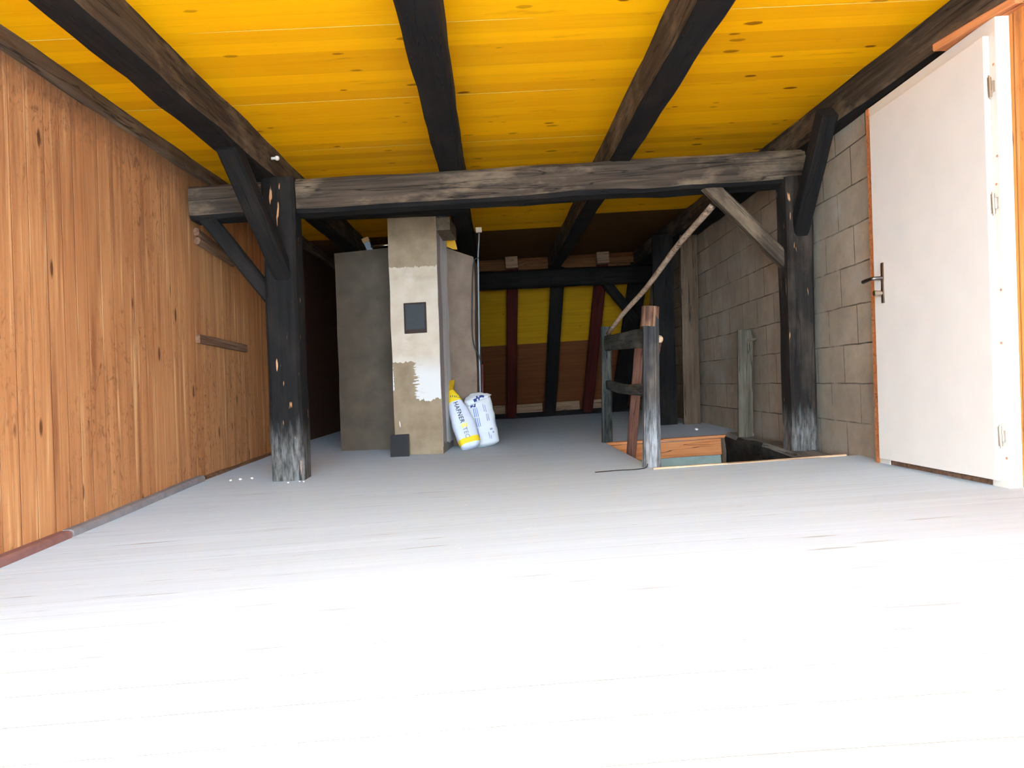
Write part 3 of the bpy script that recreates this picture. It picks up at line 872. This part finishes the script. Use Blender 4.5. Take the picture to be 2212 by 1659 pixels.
def decal(name, f, W, rects, mat, parent, base, lift=0.0025):
    """thin printed marks: each rect is (u0, u1, v0, v1, shear)"""
    bm = bmesh.new()
    for (u0, u1, v0, v1, sh) in rects:
        nu, nv = max(1, int((u1 - u0) / 0.012)), max(1, int((v1 - v0) / 0.012))
        g = [[bm.verts.new(on_face(f, W, u0 + (u1 - u0) * i / nu + sh * j / nv, v0 + (v1 - v0) * j / nv, lift) - base) for j in range(nv + 1)] for i in range(nu + 1)]
        for i in range(nu):
            for j in range(nv): bm.faces.new((g[i][j], g[i + 1][j], g[i + 1][j + 1], g[i][j + 1]))
    return link(name, bm, mat, parent)


def lettering(name, text, f, W, v_start, u_base, size, mat, parent, base):
    """text running down the bag, letter tops to the right"""
    cu = bpy.data.curves.new('lettering', 'FONT'); cu.body = text; cu.size = size; cu.space_character = 1.12; cu.resolution_u = 3; cu.offset = size * 0.022
    ob = bpy.data.objects.new('lettering', cu); C.objects.link(ob)
    bpy.context.view_layer.update()
    me = bpy.data.meshes.new_from_object(ob.evaluated_get(bpy.context.evaluated_depsgraph_get()))
    bpy.data.objects.remove(ob); bpy.data.curves.remove(cu)
    bm = bmesh.new(); bm.from_mesh(me); bpy.data.meshes.remove(me)
    bmesh.ops.triangulate(bm, faces=bm.faces)
    bmesh.ops.subdivide_edges(bm, edges=[e for e in bm.edges if e.calc_length() > 0.012], cuts=2)
    xm = max(v.co.x for v in bm.verts)
    for v in bm.verts: v.co = on_face(f, W, u_base + v.co.y, v_start - v.co.x, 0.003) - base
    o = link(name, bm, mat, parent)
    return xm


S = [0, .008, .022, .045, .08] + [.08 + .92 * i / 46 for i in range(1, 47)]
# tall yellow-topped bag
p0 = V((-0.232, 6.475, 0.035)); p1 = V((-0.428, 6.78, 0.655))
WY = [(0, .07), (.012, .15), (.03, .185), (.06, .20), (.36, .208), (.52, .18), (.66, .136), (.74, .105), (.80, .07), (.845, .05), (.86, .05), (.93, .10), (1, .132)]
TY = [(0, .05), (.012, .09), (.03, .115), (.06, .13), (.45, .14), (.66, .115), (.74, .095), (.80, .07), (.845, .05), (.86, .045), (.93, .03), (1, .014)]
fy_ = bag_surface(p0, p1, (1, 0.25, 0.2), WY, TY, 3.0, 0.006)
by = thing('mortar_bag', p0, 'slim white bag with yellow tied top leaning on the chimney', 'bag', 'bags leaning on the chimney')
def my(s, a): return 1 if 0.045 < s < 0.115 else (1 if 0.655 < s <= 0.83 else (2 if s > 0.83 else 0))
link('sack', bag_mesh(fy_, S, 28, my, p0), [m_bag, m_bagy, m_bagyd], by, smooth=True)
L = fy_.L
e1 = lettering('lettering', 'HAFNER', fy_, WY, 0.64 * L, -0.030, 0.056, m_ink, by, p0)
v = 0.64 * L - e1 - 0.006
em = []
for k in range(3):
    em += [(-0.036 + 0.020 * k, -0.020 + 0.020 * k, v - 0.019, v - 0.001, 0.007), (-0.030 + 0.020 * k, -0.014 + 0.020 * k, v - 0.038, v - 0.020, -0.007)]
decal('emblem', fy_, WY, em, m_yink, by, p0)
lettering('lettering', 'TEC', fy_, WY, v - 0.040, -0.030, 0.056, m_ink2, by, p0)
decal('tie_print', fy_, WY, [(-0.035, -0.028, .73 * L, .76 * L, .004), (-0.02, -0.013, .72 * L, .755 * L, .006), (-0.004, 0.004, .71 * L, .74 * L, .006), (0.012, 0.018, .70 * L, .73 * L, .004), (0.02, 0.05, .69 * L, .697 * L, 0)], m_ink, by, p0)

# wider white bag
q0 = V((-0.092, 6.71, 0.020)); q1 = V((-0.175, 6.835, 0.525))
WW = [(0, .10), (.015, .19), (.04, .23), (.10, .25), (.5, .265), (.78, .265), (.88, .25), (.95, .19), (1, .10)]
TW = [(0, .06), (.015, .11), (.04, .14), (.10, .15), (.5, .16), (.78, .145), (.88, .11), (.95, .06), (1, .02)]
fw_ = bag_surface(q0, q1, (1, 0.1, 0.1), WW, TW, 11.0, 0.009)
bw = thing('mortar_bag', q0, 'plump white bag with blue print and crumpled top behind the slim bag', 'bag', 'bags leaning on the chimney')
def mw_(s, a):
    return 1 if (abs(math.cos(a)) > 0.97 and math.cos(a) > 0 and s > 0.12) else 0
link('sack', bag_mesh(fw_, S, 28, mw_, q0), [m_bag2, m_blue2], bw, smooth=True)
L2 = fw_.L
decal('blue_mark', fw_, WW, [(-0.082, -0.064, .72 * L2, .80 * L2, .01), (-0.066, -0.05, .73 * L2, .80 * L2, -.012), (-0.052, -0.03, .715 * L2, .74 * L2, 0), (-0.048, -0.034, .715 * L2, .78 * L2, .01)], m_blue, bw, q0)
rows = []
for k in range(3):
    u = -0.060 + 0.016 * k
    seg_v = 0.70
    for j in range(3 - (k + 1) // 2):
        rows.append((u, u + 0.006, (seg_v - 0.17) * L2, seg_v * L2, 0.0)); seg_v -= 0.185
decal('small_print', fw_, WW, rows, m_blue2, bw, q0)
for rc in [(0.035, 0.041, .60 * L2, .74 * L2, 0), (0.05, 0.056, .58 * L2, .72 * L2, 0), (0.045, 0.051, .42 * L2, .55 * L2, 0), (0.06, 0.066, .42 * L2, .55 * L2, 0),
                              (0.05, 0.075, .25 * L2, .28 * L2, .004), (0.068, 0.082, .19 * L2, .22 * L2, .004), (0.03, 0.036, .10 * L2, .22 * L2, 0), (0.045, 0.051, .09 * L2, .16 * L2, 0)]:
    decal('print_mark', fw_, WW, [rc], m_violet, bw, q0)
# folded-over top flap of the white bag
bm = bmesh.new(); nu, nv = 16, 8
fold = [[None] * (nv + 1) for _ in range(nu + 1)]
for i in range(nu + 1):
    for j in range(nv + 1):
        u = -0.11 + 0.235 * i / nu; tt = j / nv
        p = on_face(fw_, WW, u * (1 - 0.15 * tt), (0.955 - 0.155 * tt - 0.05 * math.sin(3 + u * 12) * tt) * L2, 0.008 + 0.014 * math.sin(tt * 3.1) + 0.016 * noise.noise(V((u * 26, tt * 5, 2))) + 0.006 * noise.noise(V((u * 70, tt * 9, 5))))
        fold[i][j] = bm.verts.new(p - q0)
for i in range(nu):
    for j in range(nv):
        fc = bm.faces.new((fold[i][j], fold[i][j + 1], fold[i + 1][j + 1], fold[i + 1][j]))
        u = i / nu; tt = j / nv
        fc.material_index = 1 if 0.25 < u < 0.75 and abs(tt - (0.62 - 0.5 * (u - 0.25) + 0.12 * math.sin(u * 40))) < 0.2 else 0
o = link('folded_flap', bm, [m_bag2, m_blue], bw, smooth=True)
sm = o.modifiers.new('thickness', 'SOLIDIFY'); sm.thickness = 0.003

# ------------------------------------------------------------------ stair railing
rg = thing('stair_railing', (0.99, 4.5, 0), 'worn black timber railing with two posts and two rails beside the stair opening', 'railing')
oct_ = [(0.055 * math.cos(math.pi / 8 + k * math.pi / 4) / math.cos(math.pi / 8), 0.055 * math.sin(math.pi / 8 + k * math.pi / 4) / math.cos(math.pi / 8)) for k in range(8)]
po = timber('near_post', (0.982, 4.535, 0.0), (1.040, 4.535, 1.02), 0.11, 0.11, m_rail, hint=(1, 0, 0), rough=0.005, profile=oct_, seg=0.05, parent=rg, taper=0.86)
po['label'] = 'chamfered near post worn to bare wood at its head'
bm = bmesh.new()
o = timber('post_head', (1.0245, 4.535, 0.90), (1.041, 4.535, 1.028), 0.1, 0.1, timber_mat('worn_post_head', lin(58, 38, 28), lin(104, 72, 52), lin(160, 116, 84), 0.8), profile=[(a * 0.93, b * 0.93) for a, b in oct_], rough=0.004, seg=0.03, parent=rg)
o['label'] = 'worn brown head of the near post'; under(o, po)
timber('far_post', (1.005, 6.46, 0.0), (1.062, 6.46, 1.055), 0.088, 0.085, m_rail2, hint=(1, 0, 0), rough=0.004, parent=rg)
timber('top_rail', (1.055, 6.46, 0.905), (1.030, 4.535, 0.83), 0.045, 0.13, m_rail2, hint=(1, 0, 0), rough=0.007, cham=0.2, parent=rg)
timber('lower_rail', (1.038, 6.46, 0.53), (1.008, 4.535, 0.50), 0.045, 0.082, m_rail2, hint=(1, 0, 0), rough=0.006, cham=0.2, bow=-0.02, parent=rg)

# loose sticks around the railing
o = timber('stair_batten', (1.045, 5.70, -0.25), (1.185, 5.55, 0.95), 0.075, 0.03, m_stick, hint=(1, 0, 0), rough=0.003)
tag(o, 'flat reddish batten standing in the stair opening behind the rails', 'batten')
pts = [V((1.068, 6.40, 0.985)) + (V((1.655, 5.06, 1.785)) - V((1.068, 6.40, 0.985))) * (i / 12) + V((0, 0, 0.012 * math.sin(i * 0.9))) for i in range(13)]
o = tube('long_pole', pts, 0.0195, m_pole, sides=12, r1=0.025)
tag(o, 'long round wooden pole leaning from the far rail post up to the brace', 'pole')
t = thing('tool_handle', (1.10, 4.78, 0), 'round wooden handle with pale knob standing behind the near rail post', 'handle')
tube('shaft', [(1.06, 4.80, -0.5), (1.10, 4.78, 0.65), (1.132, 4.75, 0.81)], 0.014, m_stick, t, r1=0.02)
bm = bmesh.new(); bmesh.ops.create_uvsphere(bm, u_segments=14, v_segments=10, radius=0.028)
o = link('knob', bm, m_pale, t, smooth=True); o.location = V((1.134, 4.748, 0.825)) - t.location
o = tube('thin_wire', smooth_path([(0.60, 4.42, 0.006), (0.72, 4.44, 0.006), (0.86, 4.43, 0.006), (0.93, 4.47, 0.007), (0.945, 4.475, 0.03)]), 0.003, m_cable)
tag(o, 'thin dark wire lying on the floor at the foot of the near rail post', 'wire')

# ------------------------------------------------------------------ the white door in the right wall
DL = LEAN
dr = bpy.data.objects.new('door_1', None); C.objects.link(dr); dr.location = (2.167, 3.0, 0)
struct(dr, 'open-grained white painted door with steel handle in the right wall')
dr['label'] = 'plain white painted door with steel handle in the right wall'
def dpart(name, x0, x1, y0, y1, z0, z1, mat, bev=0.003):
    bm = bmesh.new(); box(bm, x0 + DL * 0, x1, y0, y1, z0, z1, DL, bev)
    o = link(name, bm, mat, dr); o.location = -dr.location; return o


lf = dpart('door_leaf', 2.165, 2.193, 3.046, 3.985, 0.032, 1.975, m_white, 0.004)
dpart('frame_jamb', 2.195, 2.258, 3.010, 3.11, -0.005, 2.045, m_frame)
dpart('frame_jamb', 2.195, 2.30, 3.93, 4.035, -0.005, 2.045, m_frame)
dpart('frame_head', 2.195, 2.30, 3.105, 3.935, 1.93, 2.045, m_frame)
o = dpart('frame_edge', 2.192, 2.32, 4.035, 4.072, -0.005, 2.045, m_orange); o['label'] = 'bare orange wooden edge of the frame'
o = dpart('threshold', 2.20, 2.46, 3.10, 3.94, -0.005, 0.022, m_lath); o['label'] = 'dark threshold under the door leaf'
for (y, z) in ((3.026, 1.84), (3.020, 1.44), (3.030, 1.32), (3.022, 0.86), (3.030, 0.63), (3.018, 0.13)):
    bm = bmesh.new(); bmesh.ops.create_cone(bm, cap_ends=True, segments=10, radius1=0.006, radius2=0.0055, depth=0.003, matrix=Matrix.Rotation(math.pi / 2, 4, 'Y'))
    o = link('wood_knot', bm, m_knot, dr); o.location = V((2.195 + DL * z, y, z)) - dr.location
for z in (1.745, 1.238, 0.225):
    bm = bmesh.new()
    bmesh.ops.create_cone(bm, cap_ends=True, segments=12, radius1=0.008, radius2=0.008, depth=0.085)
    bmesh.ops.create_cone(bm, cap_ends=True, segments=10, radius1=0.0035, radius2=0.0035, depth=0.105)
    o = link('hinge', bm, m_steel, dr, smooth=False); o.location = V((2.181 + DL * z, 3.035, z)) - dr.location
    bm = bmesh.new(); box(bm, -0.008, 0.006, -0.012, 0.001, -0.024, 0.024, bev=0.002)
    pl = link('hinge_plate', bm, m_steel, o); pl.location = (0.012, -0.002, 0)
    pl['label'] = 'small steel plate of the hinge'
# handle set
def dx_(z): return 2.165 + DL * z
bm = bmesh.new(); box(bm, -0.009, 0.0, -0.014, 0.014, 0.0, 0.225, bev=0.006)
hp = link('handle_plate', bm, m_steel, dr, smooth=True); hp.location = V((dx_(1.0), 3.895, 0.905)) - dr.location; hp.rotation_euler = (0, DL, 0)
hl = tube('lever', smooth_path([(dx_(1.04) - 0.002, 3.895, 1.045), (dx_(1.04) - 0.045, 3.896, 1.045), (dx_(1.04) - 0.056, 3.91, 1.045), (dx_(1.04) - 0.056, 3.96, 1.043), (dx_(1.04) - 0.054, 4.005, 1.041)], 5), 0.0105, m_steel_dark, dr)
bm = bmesh.new(); bmesh.ops.create_cone(bm, cap_ends=True, segments=16, radius1=0.013, radius2=0.017, depth=0.045, matrix=Matrix.Rotation(-math.pi / 2, 4, 'Y'))
bmesh.ops.bevel(bm, geom=[e for e in bm.edges if len(e.link_faces) == 2 and e.calc_face_angle(0) > 1], offset=0.003, segments=2, affect='EDGES')
hk = link('lock_knob', bm, m_steel, dr, smooth=False); hk.location = V((dx_(0.96) - 0.03, 3.895, 0.962)) - dr.location

# ------------------------------------------------------------------ crumbs on the floor
G5 = 'plaster crumbs on the floor'
def crumb(x, y, r, label, seed):
    bm = bmesh.new(); bmesh.ops.create_icosphere(bm, subdivisions=1, radius=r)
    for v in bm.verts:
        v.co += noise.noise_vector(v.co * 60 + V((seed, 0, 0))) * r * 0.5; v.co.z *= 0.6
    o = link('plaster_crumb', bm, m_crumb); o.location = (x, y, fh(x, y) + r * 0.45)
    return tag(o, label, 'crumb', G5)


crumb(2.03, 7.15, 0.024, 'small white lump on the floor beyond the stair opening', 1)
crumb(2.16, 6.55, 0.014, 'tiny white crumb at the floor edge in front of the block wall', 2)
for k, (x, y) in enumerate(((-1.86, 4.98), (-1.80, 5.0), (-1.73, 5.03))):
    crumb(x, y, 0.011, 'tiny white flake between the left post and the plank wall', 3 + k)
for k, (x, y) in enumerate(((-1.33, 4.78), (-1.30, 4.77), (-1.40, 4.76))):
    crumb(x, y, 0.007, 'tiny white flake at the foot of the left post', 8 + k)
